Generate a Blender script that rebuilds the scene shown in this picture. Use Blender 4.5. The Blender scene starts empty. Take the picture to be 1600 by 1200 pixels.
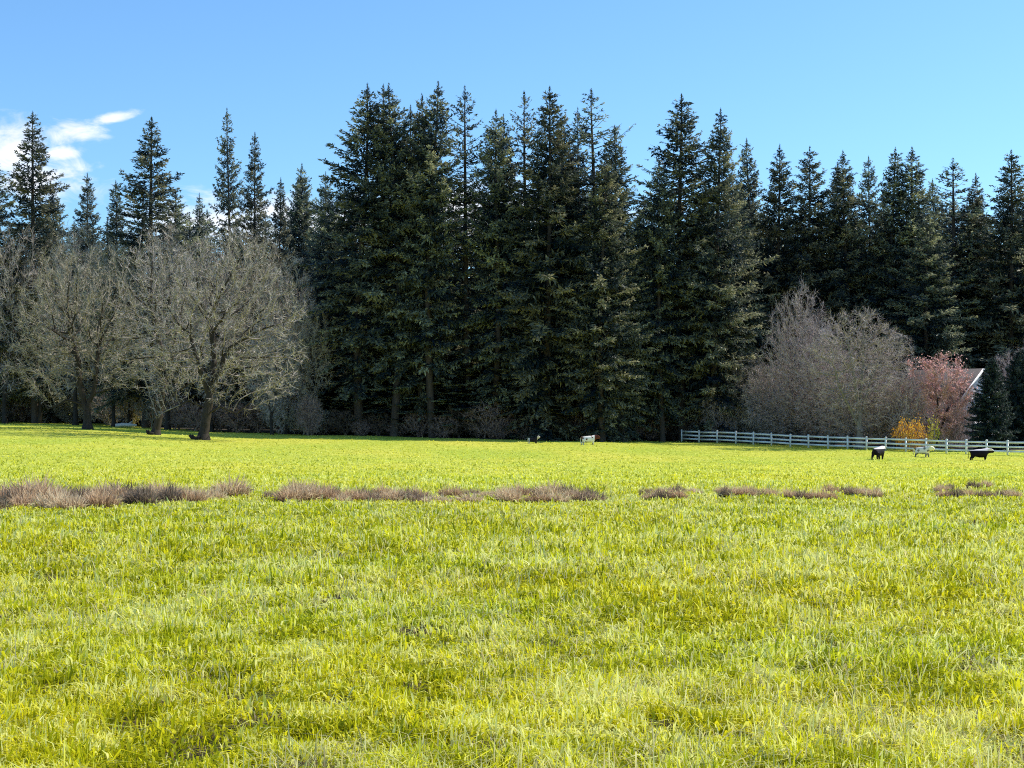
import bpy, math, random
import numpy as np
from mathutils import Vector

# ------------------------------------------------------------------ basics
rng = np.random.default_rng(7)
R = math.radians
scene = bpy.context.scene
col = scene.collection
CAM_H, F, HOR = 2.2, 2400.0, 640.0
TILT = math.atan((HOR - 600.0) / F)

def interp_smooth(xs, ys, lo, hi, step=1.0, sig=9):
    g = np.arange(lo, hi, step); v = np.interp(g, xs, ys)
    k = np.exp(-0.5 * (np.arange(-3 * sig, 3 * sig + 1) / sig) ** 2); k /= k.sum()
    v = np.convolve(np.pad(v, 3 * sig, mode='edge'), k, mode='valid')
    return g, v
_gy, _gv = interp_smooth([-3000, 0, 10, 25, 45, 90, 140, 175, 260, 420, 3000],
                         [-2.2, -2.2, -2.2, -2.45, -2.78, -3.7, -4.35, -3.95, -3.6, -3.0, -3.0], -200, 900)
_lx, _lv = interp_smooth([-400, -77, -58, -48, -35, -22, 0, 19, 40, 400], [3.2, 2.5, 1.95, 1.75, .95, .75, .3, -.1, -.35, -.4], -420, 420, 1.0, 4)

def ground(x, y):
    """ground height, camera eye at z = CAM_H over the near field (array friendly)"""
    x = np.asarray(x, float); y = np.asarray(y, float)
    z = np.interp(y, _gy, _gv) + np.interp(x * 175.0 / np.maximum(y, 100), _lx, _lv) * np.clip((y - 50) / 110, 0, 1) ** 1.3
    z = z + 0.05 * np.sin(x * .31 + y * .17) * np.sin(y * .23 - x * .11) + .03 * np.sin(x * .9 + 1.3) * np.sin(y * .8)
    return z + CAM_H

def at(px, D):
    x = (px - 800.0) / F * D
    return x, D, float(ground(x, D))

def height_for(px, row, D):
    x, y, z = at(px, D)
    return CAM_H + (HOR - row) / F * D - z

# smooth value noise
_nt = rng.random((256, 256))
def vnoise(x, y, s=1.0, off=0):
    x = np.asarray(x) / s + off * 17.3; y = np.asarray(y) / s + off * 9.1
    xi = np.floor(x).astype(int); yi = np.floor(y).astype(int); fx = x - xi; fy = y - yi
    fx = fx * fx * (3 - 2 * fx); fy = fy * fy * (3 - 2 * fy)
    g = lambda a, b: _nt[a % 256, b % 256]
    return (g(xi, yi) * (1 - fx) + g(xi + 1, yi) * fx) * (1 - fy) + (g(xi, yi + 1) * (1 - fx) + g(xi + 1, yi + 1) * fx) * fy

class MB:
    """numpy mesh builder: verts, polygons of mixed size, one float 'tint' and one colour per vertex"""
    def __init__(s): s.v = []; s.f = []; s.t = []; s.n = 0
    def add(s, v, f, t=None):
        v = np.asarray(v, float).reshape(-1, 3); f = np.asarray(f, int)
        s.v.append(v); s.f.append(f + s.n); s.n += len(v)
        if t is None: t = np.full(len(v), .5)
        t = np.broadcast_to(t, (len(v),)) if np.ndim(t) <= 1 else t
        s.t.append(np.array(t))
    def mesh(s, name, mat, smooth=False):
        v = np.concatenate(s.v); t = np.concatenate(s.t)
        loops = np.concatenate([f.ravel() for f in s.f])
        sizes = np.concatenate([np.full(len(f), f.shape[1]) for f in s.f])
        me = bpy.data.meshes.new(name)
        me.vertices.add(len(v)); me.vertices.foreach_set('co', v.astype(np.float32).ravel())
        me.loops.add(len(loops)); me.loops.foreach_set('vertex_index', loops.astype(np.int32))
        me.polygons.add(len(sizes))
        me.polygons.foreach_set('loop_start', (np.cumsum(sizes) - sizes).astype(np.int32))
        me.polygons.foreach_set('loop_total', sizes.astype(np.int32))
        if smooth: me.polygons.foreach_set('use_smooth', np.ones(len(sizes), bool))
        if t.ndim == 1:
            a = me.attributes.new('tint', 'FLOAT', 'POINT'); a.data.foreach_set('value', t.astype(np.float32))
        else:
            a = me.attributes.new('tint', 'FLOAT_COLOR', 'POINT')
            a.data.foreach_set('color', np.c_[t, np.ones(len(t))].astype(np.float32).ravel())
        me.update(calc_edges=True); me.materials.append(mat)
        return me

def unit(a): return a / np.maximum(np.linalg.norm(a, axis=-1, keepdims=True), 1e-9)

def prisms(mb, P0, P1, r0, r1, sides=5, tint=.5):
    P0 = np.atleast_2d(P0); P1 = np.atleast_2d(P1); n = len(P0)
    d = unit(P1 - P0); a = np.where(np.abs(d[:, 2:3]) < .9, [[0, 0, 1.]], [[1., 0, 0]])
    u = unit(np.cross(d, a)); w = np.cross(d, u)
    ang = np.arange(sides) * 2 * np.pi / sides
    ring = u[:, None] * np.cos(ang)[None, :, None] + w[:, None] * np.sin(ang)[None, :, None]
    r0 = np.broadcast_to(r0, (n,)); r1 = np.broadcast_to(r1, (n,))
    V = np.concatenate([P0[:, None] + ring * r0[:, None, None], P1[:, None] + ring * r1[:, None, None]], 1)
    k = np.arange(sides); q = np.stack([k, (k + 1) % sides, sides + (k + 1) % sides, sides + k], 1)
    Fq = (q[None] + (np.arange(n) * 2 * sides)[:, None, None]).reshape(-1, 4)
    mb.add(V.reshape(-1, 3), Fq, np.repeat(np.broadcast_to(tint, (n,)), 2 * sides))

def tube(mb, pts, rad, sides=9, tint=.5, wob=0):
    pts = np.asarray(pts, float); n = len(pts); rad = np.asarray(rad, float)
    d = unit(np.gradient(pts, axis=0)); a = np.array([0, 1., 0]) if abs(d[0, 1]) < .9 else np.array([1., 0, 0])
    u = unit(np.cross(d, a)); w = np.cross(d, u); ang = np.arange(sides) * 2 * np.pi / sides
    rr = rad[:, None] * (1 + wob * (rng.random((n, sides)) - .5))
    V = pts[:, None] + (u[:, None] * np.cos(ang)[None, :, None] + w[:, None] * np.sin(ang)[None, :, None]) * rr[..., None]
    k = np.arange(sides); q = np.stack([k, (k + 1) % sides, sides + (k + 1) % sides, sides + k], 1)
    Fq = (q[None] + (np.arange(n - 1) * sides)[:, None, None]).reshape(-1, 4)
    mb.add(V.reshape(-1, 3), Fq, tint)
    c = len(V.reshape(-1, 3)); mb.add([pts[-1] + d[-1] * rad[-1] * .3], np.zeros((0, 3), int))
    tip = mb.n - 1; base = tip - sides
    mb.f.append(np.stack([base + k, base + (k + 1) % sides, np.full(sides, tip)], 1))

def rhombs(mb, P, d, L, W, side, tint):
    """flat pointed leaf / spray shapes: start P, direction d, length L, half width W across vector side"""
    n = len(P); L = np.broadcast_to(L, (n,))[:, None]; W = np.broadcast_to(W, (n,))[:, None]
    V = np.stack([P, P + d * L * .45 + side * W, P + d * L, P + d * L * .45 - side * W], 1)
    Fq = np.arange(4)[None] + (np.arange(n) * 4)[:, None]
    t = np.asarray(tint)
    mb.add(V.reshape(-1, 3), Fq, np.repeat(np.broadcast_to(t, (n,)), 4) if t.ndim <= 1 else np.repeat(t, 4, axis=0))

def ribbons(mb, P, Q, w, tint):
    """thin tapered twigs from P to Q, faces turned at random"""
    n = len(P); d = unit(Q - P); s = unit(np.cross(d, unit(rng.normal(size=(n, 3))))) * np.broadcast_to(w, (n,))[:, None]
    V = np.stack([P - s, P + s, Q], 1)
    mb.add(V.reshape(-1, 3), np.arange(3)[None] + (np.arange(n) * 3)[:, None], np.repeat(np.broadcast_to(tint, (n,)), 3))

# ------------------------------------------------------------------ objects
def tag(o, label=None, cat=None, group=None, kind=None):
    if label: o['label'] = label
    if cat: o['category'] = cat
    if group: o['group'] = group
    if kind: o['kind'] = kind
    return o
def link(name, me, parent=None, loc=(0, 0, 0)):
    o = bpy.data.objects.new(name, me); col.objects.link(o); o.location = loc
    if parent: o.parent = parent
    return o
def empty(name, loc=(0, 0, 0), rz=0.0, s=1.0):
    o = bpy.data.objects.new(name, None); col.objects.link(o); o.location = loc
    o.rotation_euler = (0, 0, rz); o.scale = (s, s * 1.05, s * 1.06) if not hasattr(s, '__len__') else s
    o.empty_display_size = .5
    return o
def plant(name, parts, loc, rz, s, label, cat, group=None):
    """one tree / shrub as an Empty with its own trunk and crown objects (mesh data shared between look-alikes)"""
    e = tag(empty(name, loc, rz, s), label, cat, group)
    for pn, me in parts: link(pn, me, e)
    return e

# ------------------------------------------------------------------ materials
def newmat(name):
    m = bpy.data.materials.new(name); m.use_nodes = True
    nt = m.node_tree; nt.nodes.clear()
    return m, nt
def N(nt, t, **k):
    n = nt.nodes.new(t)
    for a, b in k.items():
        if a == 'ins':
            for i, v in b.items(): n.inputs[i].default_value = v
        else: setattr(n, a, b)
    return n
def ramp(nt, fac, stops):
    r = N(nt, 'ShaderNodeValToRGB'); e = r.color_ramp.elements
    while len(e) < len(stops): e.new(.5)
    for i, (p, c) in enumerate(stops): e[i].position = p; e[i].color = (*c, 1)
    nt.links.new(fac, r.inputs[0]); return r.outputs[0]

def mat_foliage(name, stops, transl=.3, hue_var=.12, spec=.25, rough=.5):
    """needle or leaf sprays: colour from the spray's tint, object random and slow noise; light shows through"""
    m, nt = newmat(name); L = nt.links.new
    a = N(nt, 'ShaderNodeAttribute', attribute_name='tint')
    oi = N(nt, 'ShaderNodeObjectInfo')
    tc = N(nt, 'ShaderNodeTexCoord'); no = N(nt, 'ShaderNodeTexNoise', ins={'Scale': .45, 'Detail': 3})
    L(tc.outputs['Object'], no.inputs['Vector'])
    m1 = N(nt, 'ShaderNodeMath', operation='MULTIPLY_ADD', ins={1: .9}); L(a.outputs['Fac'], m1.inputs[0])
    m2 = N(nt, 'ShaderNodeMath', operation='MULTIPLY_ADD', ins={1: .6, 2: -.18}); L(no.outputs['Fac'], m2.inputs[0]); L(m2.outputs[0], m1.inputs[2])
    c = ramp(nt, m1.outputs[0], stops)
    hs = N(nt, 'ShaderNodeHueSaturation'); mr = N(nt, 'ShaderNodeMapRange', ins={'To Min': 1 - hue_var * 2, 'To Max': 1 + hue_var * 2})
    mh = N(nt, 'ShaderNodeMapRange', ins={'To Min': .5 - hue_var * .16, 'To Max': .5 + hue_var * .16})
    L(oi.outputs['Random'], mr.inputs[0]); L(oi.outputs['Random'], mh.inputs[0])
    L(mr.outputs[0], hs.inputs['Value']); L(mh.outputs[0], hs.inputs['Hue']); L(c, hs.inputs['Color'])
    b = N(nt, 'ShaderNodeBsdfPrincipled', ins={'Roughness': rough, 'Specular IOR Level': spec}); L(hs.outputs[0], b.inputs['Base Color'])
    t = N(nt, 'ShaderNodeBsdfTranslucent'); L(hs.outputs[0], t.inputs[0])
    mx = N(nt, 'ShaderNodeMixShader', ins={0: transl}); L(b.outputs[0], mx.inputs[1]); L(t.outputs[0], mx.inputs[2])
    o = N(nt, 'ShaderNodeOutputMaterial'); L(mx.outputs[0], o.inputs[0]); return m

def mat_bark(name, c0, c1, scale=6, bump=.6):
    m, nt = newmat(name); L = nt.links.new
    tc = N(nt, 'ShaderNodeTexCoord'); mp = N(nt, 'ShaderNodeMapping', ins={'Scale': (1, 1, .25)})
    L(tc.outputs['Object'], mp.inputs[0])
    no = N(nt, 'ShaderNodeTexNoise', ins={'Scale': scale, 'Detail': 6, 'Roughness': .65}); L(mp.outputs[0], no.inputs['Vector'])
    a = N(nt, 'ShaderNodeAttribute', attribute_name='tint')
    ad = N(nt, 'ShaderNodeMath', operation='MULTIPLY_ADD', ins={1: .5, 2: -.0}); L(a.outputs['Fac'], ad.inputs[0]); 
    m2 = N(nt, 'ShaderNodeMath', operation='MULTIPLY_ADD', ins={1: .9, 2: -.2}); L(no.outputs['Fac'], m2.inputs[0]); L(m2.outputs[0], ad.inputs[2])
    c = ramp(nt, ad.outputs[0], [(.15, c0), (.75, c1)])
    b = N(nt, 'ShaderNodeBsdfPrincipled', ins={'Roughness': .85, 'Specular IOR Level': .2}); L(c, b.inputs['Base Color'])
    bp = N(nt, 'ShaderNodeBump', ins={'Strength': bump, 'Distance': .06}); L(no.outputs['Fac'], bp.inputs['Height']); L(bp.outputs[0], b.inputs['Normal'])
    o = N(nt, 'ShaderNodeOutputMaterial'); L(b.outputs[0], o.inputs[0]); return m

def mat_attr(name, transl=.45, gloss=.06, rough=.35):
    """coloured straight from the colour attribute on the blades"""
    m, nt = newmat(name); L = nt.links.new
    a = N(nt, 'ShaderNodeAttribute', attribute_name='tint')
    d = N(nt, 'ShaderNodeBsdfDiffuse'); t = N(nt, 'ShaderNodeBsdfTranslucent'); g = N(nt, 'ShaderNodeBsdfGlossy', ins={'Roughness': rough, 'Color': (1, 1, .9, 1)})
    L(a.outputs['Color'], d.inputs[0]); L(a.outputs['Color'], t.inputs[0])
    mx = N(nt, 'ShaderNodeMixShader', ins={0: transl}); L(d.outputs[0], mx.inputs[1]); L(t.outputs[0], mx.inputs[2])
    m2 = N(nt, 'ShaderNodeMixShader', ins={0: gloss}); L(mx.outputs[0], m2.inputs[1]); L(g.outputs[0], m2.inputs[2])
    o = N(nt, 'ShaderNodeOutputMaterial'); L(m2.outputs[0], o.inputs[0]); return m

def mat_plain(name, c, rough=.6, noise=.15, scale=8, spec=.4, bump=.1):
    m, nt = newmat(name); L = nt.links.new
    tc = N(nt, 'ShaderNodeTexCoord'); no = N(nt, 'ShaderNodeTexNoise', ins={'Scale': scale, 'Detail': 4}); L(tc.outputs['Object'], no.inputs['Vector'])
    cc = ramp(nt, no.outputs['Fac'], [(.3, [k * (1 - noise) for k in c]), (.7, [min(1, k * (1 + noise)) for k in c])])
    b = N(nt, 'ShaderNodeBsdfPrincipled', ins={'Roughness': rough, 'Specular IOR Level': spec}); L(cc, b.inputs['Base Color'])
    bp = N(nt, 'ShaderNodeBump', ins={'Strength': bump, 'Distance': .02}); L(no.outputs['Fac'], bp.inputs['Height']); L(bp.outputs[0], b.inputs['Normal'])
    o = N(nt, 'ShaderNodeOutputMaterial'); L(b.outputs[0], o.inputs[0]); return m

M_fir = mat_foliage('fir_needles', [(.22, (.014, .034, .055)), (.56, (.13, .155, .115)), (.95, (.50, .48, .27))], .3, .12)  # navy low stop paints blue shadow haze into the needle colour
M_firdark = mat_foliage('spruce_needles', [(.1, (.016, .032, .042)), (.5, (.04, .065, .062)), (.9, (.10, .13, .10))], .2, .08)
M_bark = mat_bark('conifer_bark', (.035, .028, .024), (.14, .105, .08))
M_oakbark = mat_bark('oak_bark', (.012, .010, .009), (.085, .066, .05))
M_twig = mat_bark('bare_twigs', (.075, .060, .052), (.76, .655, .56), 1.2, .0)
M_twigpurple = mat_bark('purple_grey_twigs', (.12, .095, .09), (.74, .60, .54), 1.2, .0)
M_twiggreen = mat_bark('mossy_twigs', (.08, .066, .052), (.70, .60, .46), 1.2, .0)
M_twigbrown = mat_bark('brown_twigs', (.12, .075, .062), (.56, .39, .31), 1.2, .0)
M_redbud = mat_foliage('red_buds', [(.1, (.66, .30, .26)), (.9, (.93, .60, .53))], .4, .03)
M_orange = mat_foliage('orange_leaves', [(.1, (.5, .24, .02)), (.5, (.82, .42, .04)), (.9, (.97, .66, .08))], .4, .03)
M_yellow = mat_foliage('yellow_leaves', [(.1, (.45, .38, .02)), (.9, (.85, .78, .08))], .4, .03)
M_grass = mat_attr('grass_blades', .5, .012, .35)
M_rush = mat_attr('dead_rush', .45, .02, .4)
M_white = mat_plain('white_fence_paint', (.93, .90, .86), .5, .06, 3)

# ------------------------------------------------------------------ world, sun, camera
SUN_AZ, SUN_EL = 68.0, 44.0      # clockwise from the view direction (+Y)
w = bpy.data.worlds.new('World'); scene.world = w; w.use_nodes = True
nt = w.node_tree; nt.nodes.clear(); L = nt.links.new
sky = N(nt, 'ShaderNodeTexSky', sky_type='NISHITA', sun_disc=False, sun_elevation=R(SUN_EL), sun_rotation=R(SUN_AZ),
        altitude=100, air_density=1.0, dust_density=.6, ozone_density=2.0)
hs = N(nt, 'ShaderNodeMix', data_type='RGBA', blend_type='MULTIPLY', ins={0: 1, 7: (.85, 1.24, 1.55, 1)}); L(sky.outputs[0], hs.inputs[6])
tc = N(nt, 'ShaderNodeTexCoord'); sp = N(nt, 'ShaderNodeSeparateXYZ'); L(tc.outputs['Generated'], sp.inputs[0])
def M(op, a, b=None, c=None):
    n = N(nt, 'ShaderNodeMath', operation=op)
    for i, v in enumerate((a, b, c)):
        if v is None: continue
        if isinstance(v, (int, float)): n.inputs[i].default_value = v
        else: L(v, n.inputs[i])
    return n.outputs[0]
az = M('ARCTAN2', sp.outputs[0], sp.outputs[1])          # radians right of +Y
el = M('ARCSINE', sp.outputs[2])
cb = N(nt, 'ShaderNodeCombineXYZ'); L(M('MULTIPLY', az, 1.0), cb.inputs[0]); L(M('MULTIPLY', el, 1.9), cb.inputs[1])
n1 = N(nt, 'ShaderNodeTexNoise', ins={'Scale': 38, 'Detail': 8, 'Roughness': .6, 'Distortion': .5}); L(cb.outputs[0], n1.inputs['Vector'])
def blob(px, row, wx, wy, rot=0.0):
    a0 = (px - 800) / F; e0 = (HOR - row) / F; c, s = math.cos(rot), math.sin(rot)
    dx = M('SUBTRACT', az, a0); dy = M('SUBTRACT', el, e0)
    u = M('MULTIPLY', M('ADD', M('MULTIPLY', dx, c), M('MULTIPLY', dy, s)), F / wx)
    v = M('MULTIPLY', M('ADD', M('MULTIPLY', dx, -s), M('MULTIPLY', dy, c)), F / wy)
    return M('SUBTRACT', 1.0, M('SQRT', M('ADD', M('MULTIPLY', u, u), M('MULTIPLY', v, v))))
mask = blob(22, 262, 92, 62)
for b in (blob(-60, 225, 100, 50), blob(132, 228, 52, 18, .15), blob(186, 203, 48, 9, .25), blob(60, 300, 110, 40), blob(112, 258, 36, 12, .2),
          blob(330, 352, 150, 42), blob(540, 352, 240, 50), blob(-260, 270, 260, 110), blob(760, 350, 260, 75)):
    mask = M('MAXIMUM', mask, b)
cl = M('ADD', mask, M('MULTIPLY', M('SUBTRACT', n1.outputs['Fac'], .5), 2.7))
mr = N(nt, 'ShaderNodeMapRange', interpolation_type='SMOOTHSTEP', ins={'From Min': -.15, 'From Max': 1.0, 'To Max': .95}); L(cl, mr.inputs[0])
n2 = N(nt, 'ShaderNodeTexNoise', ins={'Scale': 40, 'Detail': 5}); L(cb.outputs[0], n2.inputs['Vector'])
cc = ramp(nt, n2.outputs['Fac'], [(.3, (7.4, 7.9, 9.0)), (.65, (9.6, 9.6, 9.9))])
mxs = N(nt, 'ShaderNodeMix', data_type='RGBA'); L(mr.outputs[0], mxs.inputs[0]); L(hs.outputs[2], mxs.inputs[6]); L(cc, mxs.inputs[7])
bg = N(nt, 'ShaderNodeBackground', ins={'Strength': .13}); L(mxs.outputs[2], bg.inputs[0])
wo = N(nt, 'ShaderNodeOutputWorld'); L(bg.outputs[0], wo.inputs[0])

sl = bpy.data.lights.new('sun', 'SUN'); sl.energy = 5.0; sl.angle = R(.5); sl.color = (1.0, .94, .84)
so = bpy.data.objects.new('sun', sl); col.objects.link(so)
sd = Vector((math.sin(R(SUN_AZ)) * math.cos(R(SUN_EL)), math.cos(R(SUN_AZ)) * math.cos(R(SUN_EL)), math.sin(R(SUN_EL))))
so.rotation_euler = (-sd).to_track_quat('-Z', 'Y').to_euler(); so.location = (60, -20, 90)

cam = bpy.data.cameras.new('camera'); co = bpy.data.objects.new('camera', cam); col.objects.link(co)
cam.sensor_width = 36; cam.lens = 36 * F / 1600; cam.clip_end = 8000; cam.clip_start = .1
co.location = (0, 0, CAM_H); co.rotation_euler = (math.pi / 2 + TILT, 0, 0)
scene.camera = co
scene.view_settings.view_transform = 'Standard'; scene.view_settings.look = 'None'; scene.view_settings.exposure = 0
scene.cycles.max_bounces = 5; scene.cycles.diffuse_bounces = 3; scene.cycles.transmission_bounces = 3; scene.cycles.glossy_bounces = 2
scene.cycles.use_denoising = False; scene.cycles.filter_width = 1.05

# ------------------------------------------------------------------ ground sheet
def axis(lo, hi, a, b, step):
    mid = np.arange(a, b + step, step); out = list(mid)
    s = step
    while out[-1] < hi: s *= 1.35; out.append(out[-1] + s)
    s = step
    while out[0] > lo: s *= 1.35; out.insert(0, out[0] - s)
    return np.array(out)
gx = axis(-3000, 3000, -75, 75, 1.2); gyy = axis(-600, 5000, 4, 230, 1.2)
X, Y = np.meshgrid(gx, gyy); Z = ground(X, Y)
nx, ny = len(gx), len(gyy)
i, j = np.meshgrid(np.arange(nx - 1), np.arange(ny - 1)); b0 = (j * nx + i).ravel()
m, nt = newmat('pasture_ground'); L = nt.links.new
tc = N(nt, 'ShaderNodeTexCoord')
na = N(nt, 'ShaderNodeTexNoise', ins={'Scale': 2.2, 'Detail': 8, 'Roughness': .75}); nb = N(nt, 'ShaderNodeTexNoise', ins={'Scale': .09, 'Detail': 4})
mp = N(nt, 'ShaderNodeMapping', ins={'Scale': (1, .45, 1)}); L(tc.outputs['Object'], mp.inputs[0]); L(mp.outputs[0], na.inputs['Vector']); L(mp.outputs[0], nb.inputs['Vector'])
ca = ramp(nt, na.outputs['Fac'], [(.3, (.30, .34, .04)), (.5, (.55, .58, .08)), (.72, (.80, .80, .18))])
cb_ = ramp(nt, nb.outputs['Fac'], [(.35, (.80, .88, .8)), (.65, (1.1, 1.0, 1.0))])
mu = N(nt, 'ShaderNodeMix', data_type='RGBA', blend_type='MULTIPLY', ins={0: 1}); L(ca, mu.inputs[6]); L(cb_, mu.inputs[7])
geo = N(nt, 'ShaderNodeSeparateXYZ'); L(tc.outputs['Object'], geo.inputs[0])
mrg = N(nt, 'ShaderNodeMapRange', ins={'From Min': 18, 'From Max': 75}); L(geo.outputs[1], mrg.inputs[0])
thatch_shade = ramp(nt, na.outputs['Fac'], [(.3, (.05, .045, .02)), (.6, (.16, .17, .04)), (.8, (.34, .30, .14))])  # thatch and soil tone, darkened to paint deeper shade between near blades
mg = N(nt, 'ShaderNodeMix', data_type='RGBA'); L(mrg.outputs[0], mg.inputs[0]); L(thatch_shade, mg.inputs[6]); L(mu.outputs[2], mg.inputs[7])
bs = N(nt, 'ShaderNodeBsdfDiffuse'); L(mg.outputs[2], bs.inputs[0])
bp = N(nt, 'ShaderNodeBump', ins={'Strength': 1, 'Distance': .12}); L(na.outputs['Fac'], bp.inputs['Height']); L(bp.outputs[0], bs.inputs['Normal'])
o = N(nt, 'ShaderNodeOutputMaterial'); L(bs.outputs[0], o.inputs[0]); M_ground = m
mb = MB(); mb.add(np.stack([X, Y, Z], -1), np.stack([b0, b0 + 1, b0 + nx + 1, b0 + nx], 1))
tag(link('ground', mb.mesh('ground', M_ground, True)), kind='structure')
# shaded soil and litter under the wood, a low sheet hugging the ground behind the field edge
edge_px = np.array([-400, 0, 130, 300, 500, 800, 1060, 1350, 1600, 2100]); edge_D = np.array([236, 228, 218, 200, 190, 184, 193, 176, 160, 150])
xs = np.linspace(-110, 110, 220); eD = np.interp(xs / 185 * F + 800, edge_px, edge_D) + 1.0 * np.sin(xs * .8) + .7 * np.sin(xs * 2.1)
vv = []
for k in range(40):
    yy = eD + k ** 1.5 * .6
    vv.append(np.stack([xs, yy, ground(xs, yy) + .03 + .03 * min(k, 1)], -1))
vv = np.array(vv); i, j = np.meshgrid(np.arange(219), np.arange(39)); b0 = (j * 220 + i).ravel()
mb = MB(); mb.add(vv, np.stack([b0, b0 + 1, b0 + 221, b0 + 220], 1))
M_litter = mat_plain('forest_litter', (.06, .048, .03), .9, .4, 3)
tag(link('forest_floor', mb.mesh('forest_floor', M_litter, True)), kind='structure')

# ------------------------------------------------------------------ grass
HOLES = [(140, 838, .5), (525, 866, .7), (105, 1058, .45), (385, 1096, .5), (635, 1078, .5), (1008, 872, .5), (1285, 848, .4), (1275, 972, .35), (1130, 1012, .35), (1490, 1045, .8), (1135, 1155, .4),
         (90, 1075, .3), (320, 1160, .35), (775, 945, .5), (480, 868, .3), (1270, 1055, .25), (830, 830, .5), (1040, 870, .3), (1380, 800, .5), (150, 905, .3)]
def row_D(row):
    Dg = np.linspace(8, 120, 3000); rr = HOR + (CAM_H - ground(0 * Dg, Dg)) / Dg * F
    return float(np.interp(-row, -rr, Dg))
def grass_cols(x, y, n):
    big = vnoise(x, y * .5, 9, 1); mid = vnoise(x, y * .6, 1.3, 2); sm = vnoise(x, y, .35, 3)
    t = np.clip(.22 + .5 * (mid - .5) + .95 * (sm - .5) + .15 * (big - .5) + rng.normal(0, .36, n) + .32, 0, 1)[:, None]
    A = np.array([.34, .36, .006]); B = np.array([.95, .89, .020]); C = np.array([.98, .93, .34])
    c = np.where(t < .55, A + (B - A) * t / .55, B + (C - B) * (t - .55) / .45)
    hue = (vnoise(x, y, 3.1, 4)[:, None] - .5)
    c = np.clip(c * (1 + hue * np.array([.12, -.02, -.2])), 0, .95)
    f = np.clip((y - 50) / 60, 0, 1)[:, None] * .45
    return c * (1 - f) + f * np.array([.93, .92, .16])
def blades(mb, x, y, h, wd, lean_amt, colr):
    n = len(x); z = ground(x, y); az_ = rng.random(n) * 2 * np.pi; la = np.abs(rng.normal(0, 1, n)) * lean_amt
    ld = np.stack([np.cos(az_), np.sin(az_)], 1)
    fa = rng.random(n) * np.pi * 2; s = np.stack([np.cos(fa), np.sin(fa), np.zeros(n)], 1) * wd[:, None]
    P = np.stack([x, y, z - .01], 1)
    off = lambda k, hh: P + np.stack([ld[:, 0] * la * h * k ** 1.7, ld[:, 1] * la * h * k ** 1.7, h * hh], 1)
    drop = 1 - np.clip(la, 0, 1.6) * .4
    m1 = off(.5, .5 + 0 * drop) if False else P + np.stack([ld[:, 0] * la * h * .3, ld[:, 1] * la * h * .3, h * .55], 1)
    tp = P + np.stack([ld[:, 0] * la * h, ld[:, 1] * la * h, h * drop], 1)
    V = np.stack([P - s, P + s, m1 - s * .8, m1 + s * .8, tp], 1).reshape(-1, 3)
    k = (np.arange(n) * 5)[:, None]
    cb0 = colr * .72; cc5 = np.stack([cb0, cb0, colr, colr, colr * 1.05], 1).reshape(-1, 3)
    base = mb.n
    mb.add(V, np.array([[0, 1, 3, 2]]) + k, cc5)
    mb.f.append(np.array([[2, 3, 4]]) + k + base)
def scatter(n, D0, D1, p, margin=.09, extra=2.5):
    a, b = D0 ** -p, D1 ** -p
    D = (a + (b - a) * rng.random(n)) ** (-1 / p)
    hw = D * (1 / 3 + margin) + extra
    return (rng.random(n) * 2 - 1) * hw, D
def in_hole(x, y):
    k = np.zeros(len(x), bool)
    for px, row, r in HOLES:
        D = row_D(row); hx = (px - 800) / F * D; sc = r * (D / 14) ** .35
        k |= ((x - hx) / sc) ** 2 + ((y - D) / (sc * 1.3)) ** 2 + (vnoise(x, y, .22, 8) - .5) * 1.2 < .32
    return k
mb = MB()
NG = 500000
x, y = scatter(NG, 7.2, 215, .62)
edge = np.interp(x / np.maximum(y, 1) * F + 800, edge_px, edge_D)
xt, yt = scatter(45, 9, 46, .5, .03, 0); rt = rng.uniform(.18, .36, 45) * (yt / 14) ** .4
hole = in_hole(x, y)
for q in range(45): hole |= (x - xt[q]) ** 2 + ((y - yt[q]) / 1.3) ** 2 < (rt[q] * rng.uniform(.5, 1.2, NG)) ** 2
keep = (y < edge + 1.5) & ~(hole & (rng.random(NG) < .8))
x, y = x[keep], y[keep]; n = len(x)
sc = (y / 10) ** .38
clump = .45 + 1.2 * vnoise(x, y, .42, 5) * (.85 + .3 * vnoise(x, y, 2.2, 6))
h = .105 * sc * clump * np.where((y > 36) & (y < 56), .6, 1) * rng.uniform(.55, 1.35, n) * np.where(y > 45, (45 / y) ** .9, 1)
wd = .0082 * (y / 10) ** .66 * rng.uniform(.5, 1.5, n); h *= np.where(rng.random(n) < .05, 1.45, 1)
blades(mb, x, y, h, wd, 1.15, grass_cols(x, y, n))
# pale straw stalks lying through the sward
ns = 24000
x, y = scatter(ns, 7.2, 60, .9); kk = vnoise(x, y, 1.5, 9) > .42; x, y = x[kk], y[kk]; n = len(x)
cs = np.array([.88, .80, .34]) * rng.uniform(.6, 1.15, (n, 1)) + rng.normal(0, .03, (n, 3))
blades(mb, x, y, .18 * (y / 10) ** .3 * rng.uniform(.6, 1.6, n), .0042 * (y / 10) ** .6 * rng.uniform(.7, 1.5, n), 1.3, np.clip(cs, 0, 1))
grass = tag(link('grass', mb.mesh('grass', M_grass)), 'bright yellow green pasture grass with pale straw stalks', 'grass', kind='stuff')

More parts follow.
